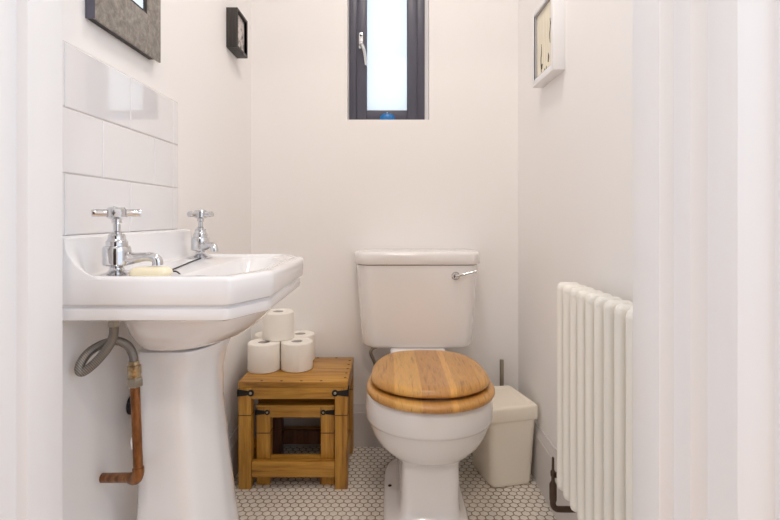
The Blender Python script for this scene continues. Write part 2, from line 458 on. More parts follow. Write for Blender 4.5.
# ------------------------------------------------------------------ white box picture, right wall
y0, y1, z0, z1 = 1.450, 1.660, 1.328, 1.577
t = thing('picture_frame', 'white box frame with dark plant drawing on cream paper above the radiator', 'picture', (WR, (y0+y1)/2, z0))
bm = B(); w = 0.020; X0, X1 = 0.4785, WR
add_box(bm, X0, X1, y0, y0+w, z0, z1, 0.001); add_box(bm, X0, X1, y1-w, y1, z0, z1, 0.001)
add_box(bm, X0, X1, y0+w, y1-w, z0, z0+w, 0.001); add_box(bm, X0, X1, y0+w, y1-w, z1-w, z1, 0.001)
fr = obj('frame', bm, M['white_frame'], t)
bm = B(); e = 0.0035
add_box(bm, X0+0.003, X0+0.010, y1-w-e, y1-w, z0+w, z1-w); add_box(bm, X0+0.003, X0+0.010, y0+w, y0+w+e, z0+w, z1-w)
add_box(bm, X0+0.003, X0+0.010, y0+w+e, y1-w-e, z1-w-e, z1-w); add_box(bm, X0+0.003, X0+0.010, y0+w+e, y1-w-e, z0+w, z0+w+e)
obj('rebate', bm, M['grey_rebate'], fr)
ap = obj('art_print', box(X0+0.010, X0+0.012, y0+w, y1-w, z0+w, z1-w), M['artpaper'], t)
bm = B(); xa = X0+0.0094
def stroke(pts, r): tube(bm, [(xa, p[0], p[1]) for p in pts], [q*0.62 for q in r], 6, 4)
stroke([(1.505, 1.425), (1.508, 1.450), (1.503, 1.478), (1.506, 1.500)], [0.0012, 0.0022, 0.0015, 0.0008])
stroke([(1.506, 1.470), (1.497, 1.488), (1.499, 1.496)], [0.0012, 0.001, 0.0006])
stroke([(1.522, 1.372), (1.518, 1.388), (1.523, 1.400)], [0.003, 0.004, 0.001])
stroke([(1.590, 1.360), (1.594, 1.400), (1.588, 1.425), (1.592, 1.450)], [0.0015, 0.0025, 0.0018, 0.0008])
stroke([(1.586, 1.368), (1.582, 1.380), (1.584, 1.386)], [0.0025, 0.0035, 0.001])
stroke([(1.555, 1.352), (1.558, 1.363)], [0.003, 0.0012]); stroke([(1.543, 1.352), (1.539, 1.366)], [0.0026, 0.001])
obj('plant_drawing', bm, M['ink'], ap)

# ------------------------------------------------------------------ splashback tiles
bm = B(); add_box(bm, WL+0.0002, WL+0.0046, 0.732, 1.272, 0.8695, 1.1915)
t = thing('tile_splashback', 'white glazed brick-bond tile splashback between the basin and the mirror', 'tiles', (WL, 1.0, 0.8695))
obj('grout_bed', bm, M['grout'], t, 0)
bm = B(); g = 0.0008; rows = [(1.082, 1.191), (0.973, 1.082), (0.8690, 0.973)]
for i, (a, b) in enumerate(rows):
    js = [0.732, 0.8255, 1.036, 1.2415, 1.272] if i != 1 else [0.732, 0.936, 1.142, 1.2415, 1.272]
    for c, d in zip(js, js[1:]):
        # a shallow bevelled face
        x0, x1 = WL+0.003, WL+0.0068; k = 0.0022
        def rp(i_, x): return [(x, c+g+i_, a+g+i_), (x, d-g-i_, a+g+i_), (x, d-g-i_, b-g-i_), (x, c+g+i_, b-g-i_)]
        loft(bm, [rp(0, x0), rp(0, x1-0.0014), rp(0.0006, x1-0.0007), rp(k, x1)])
obj('wall_tile', bm, M['tile'], t, 0)

# ------------------------------------------------------------------ basin
DC, HL = 1.045, 0.255
XF = -0.2030
def bl(xb, xf, hl, cx, cd, r, z, rb=0.004):
    c = [(xb, DC-hl), (xf-cx, DC-hl), (xf, DC-hl+cd), (xf, DC+hl-cd), (xf-cx, DC+hl), (xb, DC+hl)]
    return [(p.x, p.y, z) for p in round_poly(c, [rb, r, r, r, r, rb], 6)]
def rim(i, z, r=0.011): return bl(WL+0.0008, XF-i, HL-i, 0.046, 0.092, r, z)
t = thing('washbasin', 'white ceramic washbasin with clipped corners standing on a tall white pedestal', 'basin', (-0.40, DC, 0))
BASIN = t
bm = B(); loops = []
for z, xb, xf, hl, cx, cd, r in [(0.650, -0.466, -0.335, 0.115, 0.04, 0.07, 0.04), (0.656, -0.470, -0.316, 0.128, 0.05, 0.075, 0.05),
                                 (0.668, -0.474, -0.290, 0.145, 0.06, 0.08, 0.06), (0.688, -0.477, -0.263, 0.163, 0.065, 0.085, 0.07), (0.712, -0.479, -0.243, 0.175, 0.065, 0.085, 0.06),
                                 (0.7323, -0.480, -0.233, 0.178, 0.06, 0.08, 0.05)]:
    loops.append(bl(xb, xf, hl, cx, cd, r, z, 0.06))
for i, z in [(0.022, 0.7323), (0.013, 0.7328), (0.0085, 0.7352), (0.0060, 0.7430), (0.0072, 0.7524), (0.0115, 0.7560), (0.0100, 0.7578), (0.0025, 0.7608), (0.0008, 0.7645), (0.0, 0.785), (0.0, 0.797), (0.0012, 0.8015), (0.0040, 0.8040), (0.0085, 0.8050),
             (0.021, 0.8050), (0.0245, 0.8040), (0.0265, 0.8015)]:
    loops.append(rim(i, z))
loops.append(bl(WL+0.0008, XF-0.034, HL-0.028, 0.046, 0.092, 0.012, 0.7995))
for xb, i, ih, z in [(-0.366, 0.034, 0.034, 0.7985), (-0.363, 0.038, 0.038, 0.7960), (-0.360, 0.043, 0.046, 0.788), (-0.357, 0.050, 0.072, 0.765), (-0.353, 0.056, 0.100, 0.740), (-0.349, 0.064, 0.115, 0.722), (-0.341, 0.078, 0.132, 0.708), (-0.330, 0.095, 0.155, 0.703)]:
    loops.append(bl(xb, XF-i-0.010, HL-ih, 0.046, 0.092*(HL-ih)/HL, 0.022, z, 0.03))
loft(bm, loops)
# upstand against the tiles, sweeping down into the rim at both ends
def up_prof(y, R, top):
    pts = [(WL+0.0009, 0.7985), (WL+0.0009, top-0.004), (WL+0.004, top), (WL+0.022, top), (WL+0.026, top-0.003)]
    x0 = WL+0.028; zc = top-0.004; 
    H = zc-0.8000
    for j in range(9):
        a = j/8*PI/2
        pts.append((x0+R*(1-math.cos(a)), zc-H*math.sin(a)))
    pts.append((x0+R, 0.7985)); return [(x, y, z) for x, z in pts]
ys = []
N = 7
for j in range(N+1):
    u = j/N; ys.append((DC-HL+0.0015+0.045*u, 0.074-0.056*(u*u*(3-2*u))))
lo = [up_prof(DC-HL+0.0004, 0.066, 0.867)]
lo += [up_prof(y, R, 0.869) for y, R in ys]
lo += [up_prof(2*DC-y, R, 0.869) for y, R in reversed(ys)]
lo += [up_prof(DC+HL-0.0004, 0.066, 0.867)]
loft(bm, lo)
bowl = obj('basin_bowl', bm, M['ceramic'], t, 40)
bm = B(); lathe(bm, [(0.0, 0), (0.023, 0), (0.023, 0.002), (0.012, 0.001), (0.0, 0.0005)], (-0.312, DC, 0.7032))
obj('drain', bm, M['chrome'], bowl)
# plug chain
bm = B(); pa = [(-0.449, 1.198, 0.8012), (-0.432, 1.090, 0.8012), (-0.413, 0.985, 0.8012), (-0.396, 0.905, 0.8012), (-0.372, 0.888, 0.8008), (-0.353, 0.905, 0.765), (-0.330, 0.98, 0.710), (-0.315, DC, 0.7065)]
path = smooth_path(pa, 14)
for i, p in enumerate(path[:-1]):
    bmesh.ops.create_icosphere(bm, subdivisions=1, radius=0.0017, matrix=Matrix.Translation(p))
tube(bm, pa, 0.0008, 6, 14)
obj('plug_chain', bm, M['chain'], t)
# pedestal
bm = B(); loops = []
for z, xb, xf, hl, cx, cd, r in [(0.0, -0.490, -0.296, 0.135, 0.03, 0.085, 0.03), (0.02, -0.490, -0.298, 0.132, 0.03, 0.085, 0.03), (0.12, -0.486, -0.309, 0.124, 0.03, 0.08, 0.03), (0.25, -0.481, -0.323, 0.115, 0.03, 0.076, 0.03), (0.34, -0.479, -0.334, 0.110, 0.03, 0.072, 0.025),
                                 (0.42, -0.477, -0.343, 0.107, 0.03, 0.07, 0.025), (0.52, -0.476, -0.353, 0.104, 0.03, 0.07, 0.025), (0.58, -0.476, -0.353, 0.105, 0.03, 0.07, 0.025), (0.620, -0.476, -0.345, 0.109, 0.03, 0.07, 0.03), (0.640, -0.476, -0.338, 0.114, 0.03, 0.07, 0.03), (0.6465, -0.476, -0.339, 0.112, 0.03, 0.07, 0.03), (0.648, -0.468, -0.349, 0.100, 0.03, 0.07, 0.03)]:
    loops.append(bl(xb, xf, hl, cx, cd, r, z, 0.03))
loft(bm, loops); obj('pedestal', bm, M['ceramic'], t, 50)
bm = B(); loft(bm, [bl(-0.464, -0.342, 0.100, 0.03, 0.07, 0.03, z, 0.03) for z in (0.6478, 0.6512)]); obj('pedestal_seal', bm, M['rubber'], t, 50)

# ------------------------------------------------------------------ taps
def tap(x, y, z, rot, hrot, label):
    t = thing('tap', label, 'tap', (x, y, z), 'basin pillar taps')
    Z = lambda h: z+h
    bm = B(); lathe(bm, [(0.0, 0), (0.0285, 0), (0.0285, 0.002), (0.024, 0.0045), (0.0155, 0.0065), (0.0120, 0.010), (0.0110, 0.014), (0.0125, 0.0175), (0.0135, 0.0190), (0.0, 0.0190)], (x, y, z), seg=32)
    obj('base_flange', bm, M['chrome'], t)
    bm = B(); lathe(bm, [(0.0, 0.0185), (0.0200, 0.0185), (0.0220, 0.0205), (0.0225, 0.024), (0.0220, 0.032), (0.0225, 0.040), (0.0222, 0.0465), (0.0205, 0.0505), (0.0175, 0.0515), (0.0172, 0.0585), (0.0150, 0.0605), (0.0138, 0.0640), (0.0138, 0.0690), (0.0120, 0.0715), (0.0, 0.0720)], (x, y, z), seg=32)
    body = obj('tap_body', bm, M['chrome'], t)
    bm = B(); c, s_ = math.cos(rot), math.sin(rot)
    def at(u, h): return (x+c*u, y+s_*u, Z(h))
    tube(bm, [at(0.010, 0.0310), at(0.022, 0.0300), at(0.032, 0.0305), at(0.046, 0.0325), at(0.058, 0.0325), at(0.066, 0.0295), at(0.0690, 0.0245), at(0.0695, 0.0185)], [0.0120, 0.0112, 0.0092, 0.0078, 0.0078, 0.0084, 0.0088, 0.0090], 16)
    obj('spout', bm, M['chrome'], t)
    bm = B(); lathe(bm, [(0.0, 0.0712), (0.0085, 0.0712), (0.0085, 0.0745), (0.0058, 0.0765), (0.0058, 0.0880), (0.0080, 0.0905), (0.0080, 0.0960), (0.0110, 0.0975), (0.0110, 0.0985), (0.0, 0.0985)], (x, y, z))
    obj('stem', bm, M['chrome'], t)
    bm = B(); lathe(bm, [(0.0, 0.0975), (0.0130, 0.0975), (0.0160, 0.1000), (0.0160, 0.1130), (0.0135, 0.1165), (0.0065, 0.1175), (0.0, 0.1175)], (x, y, z))
    hub = obj('cross_handle', bm, M['chrome'], t)
    for k in range(4):
        a = hrot+k*PI/2
        d = (math.cos(a), math.sin(a), 0)
        bm = B(); lathe(bm, [(0.0, 0.010), (0.0066, 0.010), (0.0064, 0.018), (0.0068, 0.030), (0.0072, 0.0350), (0.0066, 0.0368), (0.0, 0.0372)], (x, y, Z(0.1070)), d, 14)
        obj('handle_arm', bm, M['chrome'], hub)
    bm = B(); lathe(bm, [(0.0, 0.1176), (0.0062, 0.1176), (0.0055, 0.1190), (0.0, 0.1195)], (x, y, z)); obj('indicator_cap', bm, M['white_frame'], hub)
    return t
tap(-0.461, 0.850, 0.7997, 0.0, -1.073, 'chrome pillar tap with cross handle above the looped hose')
tap(-0.461, 1.230, 0.7997, -0.75, -0.42, 'chrome pillar tap with cross handle beside the plug chain')

# soap
bm = B(); loops = []
for z, i in [(0.7998, 0.006), (0.8010, 0.002), (0.806, 0.0), (0.811, 0.001), (0.8145, 0.005), (0.8158, 0.012)]:
    loops.append(rrect(-0.432+i, -0.3675-i, 0.8245+i, 0.8640-i, 0.013, z))
loft(bm, loops); o = obj('soap_bar', bm, M['soap'], None, 60, (-0.40, 0.844, 0.7998))
tag(o, 'cream soap bar lying on the basin ledge between the taps', 'soap')

# ------------------------------------------------------------------ pipework under the basin
PX, PY = -0.452, 0.890
t = thing('water_pipe', 'copper water pipe with a looped braided hose beside the pedestal', 'pipe', (PX, PY, 0.42))
bm = B(); tz = 0.7318; tx, ty = -0.4665, 0.850
lathe(bm, [(0.0, 0), (0.010, 0), (0.010, -0.004), (0.0085, -0.005), (0.0085, -0.009), (0.0095, -0.010), (0.0095, -0.0165), (0.0075, -0.018), (0.0, -0.018)], (tx, ty, tz-0.0005), seg=6)
hose = None
hb = B(); tube(hb, [(tx, ty, tz-0.012), wp(113.2, 336, 0.855), wp(107, 349, 0.852), wp(95, 363, 0.848), wp(84, 371.5, 0.844), wp(79.6, 370.5, 0.842), wp(81.5, 362, 0.846), wp(90, 351.5, 0.857), wp(103, 344, 0.870), wp(117, 341.0, 0.882), wp(127.5, 345.5, PY), wp(132.6, 354, PY), wp(134, 362, PY)], 0.0076, 12, 8)
hose = obj('flexible_hose', hb, M['braid'], t, 60)
obj('hose_nut', bm, M['nickel'], hose)
top = Vector(wp(134, 361, PY)); mid = Vector(wp(134.6, 383, PY)); low = Vector(wp(138.3, 470, PY)); ax = (low-top).normalized()
bm = B()
lathe(bm, [(0.0, 0), (0.009, 0), (0.009, 0.006), (0.0115, 0.008), (0.0115, 0.022), (0.0105, 0.024), (0.0105, 0.029), (0.0, 0.029)], top, ax, 16)
obj('brass_coupling', bm, M['brass'], t)
bm = B(); lathe(bm, [(0.0, 0.0), (0.0128, 0.0), (0.0140, 0.002), (0.0140, 0.014), (0.0125, 0.016), (0.0, 0.016)], top+ax*0.0292, ax, 6)
obj('compression_nut', bm, M['nickel'], t)
p0 = top+ax*0.046; elbow = low+ax*0.004
bm = B(); tube(bm, [p0, p0.lerp(low, 0.5), low], 0.0082, 16, 4); cp = obj('copper_tube', bm, M['copper'], t, 60)
q = p0.lerp(low, 0.66); bm = B(); tube(bm, [q+Vector((-0.0070, -0.0035, 0.010)), q+Vector((-0.0074, -0.0040, 0)), q+Vector((-0.0066, -0.0040, -0.012))], [0.0012, 0.0024, 0.0010], 8, 3); obj('paint_fleck', bm, M['white_frame'], cp, label='white paint fleck')
wallp = Vector((WL+0.001, 0.944, 0.4075)); e2 = elbow+Vector((-0.020, 0.012, -0.016))
bm = B(); tube(bm, [low+ax*-0.004, low+ax*0.004, elbow+Vector((-0.003, 0.001, -0.010)), elbow+Vector((-0.011, 0.006, -0.0155)), e2], 0.0098, 14, 6); obj('elbow_joint', bm, M['copper'], t, 60)
bm = B(); tube(bm, [e2, e2.lerp(wallp, 0.5), wallp], 0.0088, 14, 4); obj('copper_tube', bm, M['copper'], t, 60)
# waste pipe collar showing behind the copper pipe
c = wp(131.5, 404.5, 1.05); 
bm = B(); lathe(bm, [(0.015, 0), (0.020, 0), (0.020, 0.007), (0.015, 0.007)], (WL+0.0005, c[1], c[2]), (1, 0, 0), 20, True)
tube(bm, [(WL+0.001, c[1], c[2]), (WL+0.03, c[1], c[2]), (-0.479, c[1], c[2])], 0.016, 16, 4)
o = obj('waste_pipe', bm, M['rubber'], None, 50, (WL, c[1], c[2])); tag(o, 'black waste pipe entering the wall behind the copper pipe', 'pipe')

# ------------------------------------------------------------------ nest of tables
def table(x0, x1, y0, y1, H, lw, slab, apr, s0, s1, seam, label, small=False):
    t = thing('side_table', label, 'table', ((x0+x1)/2, (y0+y1)/2, 0), 'nest of two pine tables')
    px, py, pz = M['pine_x'], M['pine_y'], M['pine_z']
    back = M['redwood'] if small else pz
    top = obj('table_top', box(x0, x1, y0, y1, H-slab, H, 0.0025), px, t)
    e = 0.0008
    for (lx, ly, m_) in ((x0, y0, pz), (x1-lw, y0, pz), (x0, y1-lw, back), (x1-lw, y1-lw, back)):
        leg = obj('leg', box(lx+e, lx+lw-e, ly+e, ly+lw-e, 0.0, H-slab, 0.002), m_, t)
        obj('joint_line', box(lx+e-0.0004, lx+lw-e+0.0004, ly+e-0.0004, ly+lw-e+0.0004, seam-0.0016, seam+0.0016), M['dark_joint'], leg)
    az = H-slab-apr
    obj('apron', box(x0+lw, x1-lw, y0+0.001, y0+0.022, az, H-slab, 0.0015), px, t)
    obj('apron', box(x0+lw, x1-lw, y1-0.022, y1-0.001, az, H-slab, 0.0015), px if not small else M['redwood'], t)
    obj('apron', box(x0+0.001, x0+0.022, y0+lw, y1-lw, az, H-slab, 0.0015), py, t)
    obj('apron', box(x1-0.022, x1-0.001, y0+lw, y1-lw, az, H-slab, 0.0015), py, t)
    if not small:
        obj('stretcher', box(x0+lw, x1-lw, y0+0.004, y0+0.026, s0, s1, 0.0025), px, t)
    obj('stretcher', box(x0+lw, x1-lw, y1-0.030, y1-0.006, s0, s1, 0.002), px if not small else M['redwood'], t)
    if not small:
        obj('stretcher', box(x1-0.028, x1-0.006, y0+lw, y1-lw, s0, s1, 0.002), py, t)
        obj('stretcher', box(x0+0.006, x0+0.028, y0+lw, y1-lw, s0, s1, 0.002), py, t)
    else:
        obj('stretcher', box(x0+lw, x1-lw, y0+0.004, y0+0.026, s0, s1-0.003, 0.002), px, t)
    # iron straps from the leg corners onto the front rail
    zb = H-slab-(0.0165 if not small else 0.016)
    ln = 0.052 if not small else 0.046
    for sx, xx in ((1, x0), (-1, x1)):
        bm = B(); yf = y0-0.0022
        h = 0.0115 if not small else 0.009
        poly = [(xx-sx*0.002, zb-h), (xx+sx*ln*0.62, zb-h*0.62), (xx+sx*ln*0.62, zb+h*0.62), (xx-sx*0.002, zb+h)]
        if sx < 0: poly = poly[::-1]
        prism(bm, poly, 1, yf, y0+0.002)
        lathe(bm, [(0.0, 0), (h*0.95, 0), (h*0.95, 0.0035), (h*0.7, 0.0048), (0, 0.0048)], (xx+sx*ln*0.80, y0+0.0018, zb), (0, -1, 0), 16)
        # the strap turns round the corner
        add_box(bm, xx-0.0022 if sx > 0 else xx-0.001, xx+0.001 if sx > 0 else xx+0.0022, yf, y0+0.045, zb-h*0.9, zb+h*0.9)
        st = obj('iron_strap', bm, M['iron'], t)
        bm = B(); lathe(bm, [(0.0, 0), (h*0.42, 0), (h*0.3, 0.001), (0, 0.0014)], (xx+sx*ln*0.80, y0-0.0029, zb), (0, -1, 0), 10); obj('stud', bm, M['nickel'], st)
    if not small:
        # dark plugs along the front, side and back edges of the top
        def plug(u, v):
            bm = B(); lathe(bm, [(0.0, -0.001), (0.0050, -0.001), (0.0044, 0.0007), (0, 0.0012)], (u, v, H), (0, 0, 1), 10); obj('wood_plug', bm, M['dark_joint'], top)
        for k in range(4): plug(x0+0.075+k*0.066, y0+0.012)
        for k in range(5): plug(x1-0.012, y0+0.045+k*0.050)
        for k in range(4): plug(x0+0.08+k*0.072, y1-0.012)
    return t
table(-0.495, -0.133, 1.650, 1.944, 0.3555, 0.0435, 0.020, 0.037, 0.038, 0.090, 0.2445, 'larger rustic pine side table with toilet rolls piled on its top')
table(-0.4425, -0.1805, 1.679, 1.905, 0.2680, 0.0465, 0.008, 0.034, 0.048, 0.096, 0.174, 'smaller rustic pine side table tucked underneath the larger one', True)
# knot scar low on the left front leg is part of the grain

# ------------------------------------------------------------------ toilet rolls
RH, RR = 0.0985, 0.0568
def roll_proto(x, y, z):
    t = thing('toilet_roll', '', 'toilet roll', (x, y, z), 'toilet rolls piled on the pine table')
    bm = B(); prof = [(0.0205, 0.0), (RR-0.003, 0.0), (RR-0.0006, 0.002), (RR, 0.005), (RR, RH-0.005), (RR-0.0006, RH-0.002), (RR-0.003, RH), (0.034, RH-0.0006), (0.0215, RH), (0.0205, RH-0.001)]
    lathe(bm, prof, (x, y, z), seg=48, closed=True)
    # loose end of the outer sheet
    a0 = -1.05
    lo = []
    for j in range(7):
        a = a0+j*0.05; r = RR+0.0007*(1-j/6)+0.0002
        lo.append([(x+r*math.cos(a), y+r*math.sin(a), z+0.003), (x+r*math.cos(a), y+r*math.sin(a), z+RH-0.003), (x+(RR-0.001)*math.cos(a), y+(RR-0.001)*math.sin(a), z+RH-0.003), (x+(RR-0.001)*math.cos(a), y+(RR-0.001)*math.sin(a), z+0.003)])
    loft(bm, lo)
    obj('paper', bm, M['paper'], t, 40)
    bm = B(); lathe(bm, [(0.0190, 0.0005), (0.0204, 0.0005), (0.0204, RH-0.0015), (0.0190, RH-0.0015)], (x, y, z), seg=32, closed=True)
    obj('cardboard_core', bm, M['card'], t)
    return t
TT = 0.3558
spots = [(-0.4430, 1.7860, TT, 'white toilet roll in front on the table, the one nearer the basin'),
         (-0.3275, 1.7990, TT, 'white toilet roll in front on the table, with crumpled sheet, nearer the toilet'),
         (-0.4520, 1.9115, TT, 'white toilet roll behind on the table, mostly hidden beside the basin corner'),
         (-0.3360, 1.9135, TT, 'white toilet roll behind on the table against the wall, nearer the toilet'),
         (-0.4040, 1.8420, TT+RH+0.0004, 'white toilet roll lying uppermost on the other four rolls')]
proto = None
for i, (x, y, z, lab) in enumerate(spots):
    if proto is None:
        proto = roll_proto(x, y, z); o = proto
    else:
        o = proto.copy(); COL.objects.link(o)
        for ch in list(proto.children):
            c_ = ch.copy(); COL.objects.link(c_); c_.parent = o
        o.location = (x, y, z); o.rotation_euler.z = [0, -0.25, 1.2, 2.4, 3.3][i]
    o['label'] = lab

# ------------------------------------------------------------------ toilet
TX = 0.122
def egg(yc, af, ab, hw, z, cx=TX, n=48, pb=2.5, pf=2.05):
    out = []
    for j in range(n):
        a = 2*PI*j/n; s, c = math.sin(a), math.cos(a)
        p = pf if c < 0 else pb
        x = hw*math.copysign(abs(s)**(2/p), s); y = (af if c < 0 else ab)*math.copysign(abs(c)**(2/p), c)
        out.append((cx+x, yc+y, z))
    return out
t = thing('toilet', 'white close-coupled toilet with a closed honey-coloured wooden seat and lid', 'toilet', (TX, 1.60, 0))
bm = B(); loops = []
def pan(yf, yb, hw, z, yc=1.50, pb=2.5, pf=2.05, cx=TX): return egg(yc, yc-yf, yb-yc, hw, z, cx, 48, pb, pf)
# foot flange and stem up to the bowl
for a in [(1.345, 1.785, 0.122, 0.0, 1.56, 5, 5, 0.110), (1.343, 1.787, 0.124, 0.012, 1.56, 5, 5, 0.110), (1.345, 1.785, 0.122, 0.036, 1.56, 5, 5, 0.110), (1.352, 1.782, 0.114, 0.046, 1.56, 5, 5, 0.111), (1.385, 1.780, 0.094, 0.052, 1.56, 6, 6, 0.118), (1.396, 1.780, 0.0875, 0.066, 1.56, 7, 7, 0.120),
          (1.400, 1.780, 0.085, 0.10, 1.56, 7, 7, 0.121), (1.402, 1.780, 0.0850, 0.15, 1.56, 7, 7, TX), (1.402, 1.780, 0.0850, 0.19, 1.55, 6, 6, TX), (1.398, 1.780, 0.0875, 0.2010, 1.53, 5, 5, TX), (1.390, 1.780, 0.101, 0.2075, 1.51, 3.4, 3, TX)]:
    yf, yb, hw, z, yc, pb, pf, cx = a; loops.append(pan(yf, yb, hw, z, yc, pb, pf, cx))
for yf, yb, hw, z in [(1.376, 1.78, 0.121, 0.215), (1.362, 1.775, 0.139, 0.228), (1.349, 1.77, 0.156, 0.247), (1.338, 1.76, 0.169, 0.270), (1.330, 1.755, 0.1765, 0.292), (1.3265, 1.75, 0.1795, 0.3025), (1.3245, 1.75, 0.1815, 0.3065), (1.3165, 1.75, 0.1870, 0.3115), (1.3145, 1.75, 0.1885, 0.317), (1.3120, 1.75, 0.1890, 0.345), (1.3150, 1.75, 0.1865, 0.368), (1.3190, 1.748, 0.1835, 0.3815), (1.3240, 1.745, 0.178, 0.3845), (1.345, 1.73, 0.155, 0.385)]:
    loops.append(pan(yf, yb, hw, z))
loft(bm, loops)
# rear deck that carries the cistern
lo = []
for z, hw, y0, y1 in [(0.10, 0.082, 1.70, 1.90), (0.22, 0.085, 1.69, 1.92), (0.30, 0.090, 1.70, 1.94), (0.36, 0.096, 1.73, 1.95), (0.395, 0.100, 1.770, 1.952), (0.419, 0.100, 1.775, 1.952), (0.4245, 0.096, 1.780, 1.950)]:
    lo.append(rrect(0.108-hw, 0.108+hw, y0, y1, 0.03, z))
loft(bm, lo)
bowl = obj('toilet_bowl', bm, M['ceramic_wc'], t, 50)
for sx, yy in ((-1, 1.585), (1, 1.585)):
    bm = B(); lathe(bm, [(0.0, 0), (0.006, 0), (0.0055, 0.002), (0, 0.003)], (0.110+sx*0.104, yy, 0.0480), seg=12); obj('floor_bolt', bm, M['iron'], bowl)
# cistern
CX = 0.1075
def cist(hw, y0, y1, ch, z, r=0.03):
    c = [(CX-hw+ch, y0), (CX+hw-ch, y0), (CX+hw, y0+ch*1.5), (CX+hw, y1), (CX-hw, y1), (CX-hw, y0+ch*1.5)]
    return [(p.x, p.y, z) for p in round_poly(c, [r, r, r, 0.006, 0.006, r], 6)]
bm = B(); loops = []
for i, z in [(0.016, 0.4250), (0.007, 0.4265), (0.002, 0.431), (0.0, 0.438)]:
    loops.append(cist(0.2040-i, 1.800+i, 1.966-i*0.2, 0.030, z))
for hw, y0, z in [(0.2065, 1.797, 0.47), (0.214, 1.791, 0.58), (0.2205, 1.787, 0.68), (0.2235, 1.785, 0.718), (0.2235, 1.785, 0.7265)]:
    loops.append(cist(hw, y0, 1.966, 0.030, z))
loft(bm, loops); cb = obj('cistern', bm, M['ceramic_wc'], t, 50)
bm = B(); loops = []
for i, z in [(0.006, 0.7285), (0.002, 0.7295), (0.0, 0.732), (0.0, 0.764), (0.002, 0.769), (0.007, 0.773), (0.016, 0.7755), (0.03, 0.7765)]:
    loops.append(cist(0.2310-i, 1.779+i, 1.970-i*0.3, 0.030, z, 0.026))
loft(bm, loops); obj('cistern_lid', bm, M['ceramic_wc'], t, 50)
c = wp(455.7, 276.0, 1.786)
bm = B(); lathe(bm, [(0.0, 0), (0.0145, 0), (0.0150, 0.003), (0.0125, 0.006), (0.0105, 0.008), (0.0105, 0.016), (0.0085, 0.019), (0, 0.0195)], (c[0], 1.7885, c[2]), (0, -1, 0), 20)
tube(bm, [(c[0], 1.772, c[2]), (c[0]+0.020, 1.768, c[2]+0.006), (c[0]+0.045, 1.767, c[2]+0.013), (c[0]+0.069, 1.768, c[2]+0.018)], [0.0052, 0.0042, 0.0036, 0.0050], 12)
obj('flush_lever', bm, M['chrome'], t)
bm = B(); tube(bm, [wp(375.0, 346.8, 1.86), wp(371.3, 350, 1.86), wp(371.0, 354, 1.86), wp(373.5, 360, 1.87), wp(377, 372, 1.90), wp(379, 392, 1.935)], 0.0062, 12)
lathe(bm, [(0.0, 0), (0.011, 0), (0.011, 0.012), (0.008, 0.014), (0, 0.014)], (wp(375, 346, 1.86)[0], 1.86, 0.4255), (0, 0, -1), 8)
obj('supply_hose', bm, M['nickel'], t)
# seat ring and lid
SX = 0.1255
bm = B(); lo = []
YC = 1.49
for i, z in [(0.010, 0.3855), (0.003, 0.3868), (0.0, 0.3915), (0.0, 0.3975), (0.003, 0.4030), (0.012, 0.4055)]:
    lo.append(egg(YC, YC-1.299-i, 1.735-YC-i, 0.1890-i, z, SX))
for i, z in [(0.062, 0.4050), (0.068, 0.400), (0.068, 0.3900), (0.062, 0.3855)]:
    lo.append(egg(YC, YC-1.299-i, 1.735-YC-i-0.02, 0.1890-i, z, SX))
loft(bm, lo+[lo[0]], False, False); obj('toilet_seat', bm, M['seat'], t, 50)
bm = B(); lo = []; YC = 1.505
for i, z in [(0.008, 0.4118), (0.002, 0.4130), (0.0, 0.4165), (0.001, 0.4225), (0.006, 0.4290), (0.013, 0.4335), (0.020, 0.4350), (0.05, 0.4356), (0.10, 0.4358)]:
    lo.append(egg(YC, YC-1.3380-i, 1.768-YC-i, 0.1775-i, z, SX, pb=2.7))
loft(bm, lo); lid = obj('toilet_lid', bm, M['seat'], t, 50)
for (u, v) in ((SX-0.09, 1.40), (SX+0.09, 1.40), (SX-0.08, 1.66), (SX+0.08, 1.66)):
    bm = B(); lathe(bm, [(0.0, 0), (0.009, 0), (0.009, 0.0065), (0, 0.007)], (u, v, 0.4053), seg=12); obj('buffer', bm, M['rubber'], lid)

# ------------------------------------------------------------------ bin
ANG = math.radians(13.5); NP = (0.3195, 1.664)
t = thing('waste_bin', 'white plastic waste bin with a lid between the toilet and the radiator', 'bin', (0.42, 1.76, 0))
def br(o, z, r): return rrect(NP[0]-o, NP[0]+0.150+o, NP[1]-o, NP[1]+0.178+o, r, z, 6, ANG, (NP[0]+0.075, NP[1]+0.089))
bm = B(); loft(bm, [br(-0.010, 0.0, 0.026), br(-0.003, 0.003, 0.028), br(-0.0005, 0.009, 0.028), br(0.0, 0.016, 0.028), br(0.004, 0.10, 0.026), br(0.0095, 0.220, 0.024), br(0.0100, 0.2285, 0.024)])
obj('bin_body', bm, M['bin'], t, 40)
bm = B(); loft(bm, [br(0.0112, 0.2245, 0.013), br(0.0140, 0.2245, 0.013), br(0.0148, 0.2270, 0.013), br(0.0150, 0.2610, 0.013), br(0.0138, 0.2670, 0.013), br(0.0095, 0.2715, 0.013), br(0.003, 0.2730, 0.013), br(0.0, 0.2720, 0.012), br(-0.004, 0.2690, 0.011), br(-0.012, 0.2692, 0.014), br(-0.03, 0.2700, 0.012)], True, True)
obj('bin_lid', bm, M['bin'], t, 40)

# toilet brush behind the bin
bx, by = wp(501.6, 384, 1.930)[0], 1.928
t = thing('toilet_brush', 'toilet brush with a dark metal rod handle standing behind the white bin', 'brush', (bx, by, 0))
bm = B(); lathe(bm, [(0.0, 0), (0.025, 0), (0.026, 0.003), (0.024, 0.10), (0.022, 0.101), (0.0, 0.101)], (bx, by, 0.0)); obj('holder', bm, M['nickel'], t)
bm = B(); lathe(bm, [(0.0, 0.10), (0.0078, 0.10), (0.0078, 0.346), (0.0072, 0.350), (0.0, 0.3515)], (bx, by, 0.0), seg=16)
obj('handle', bm, M['nickel'], t)
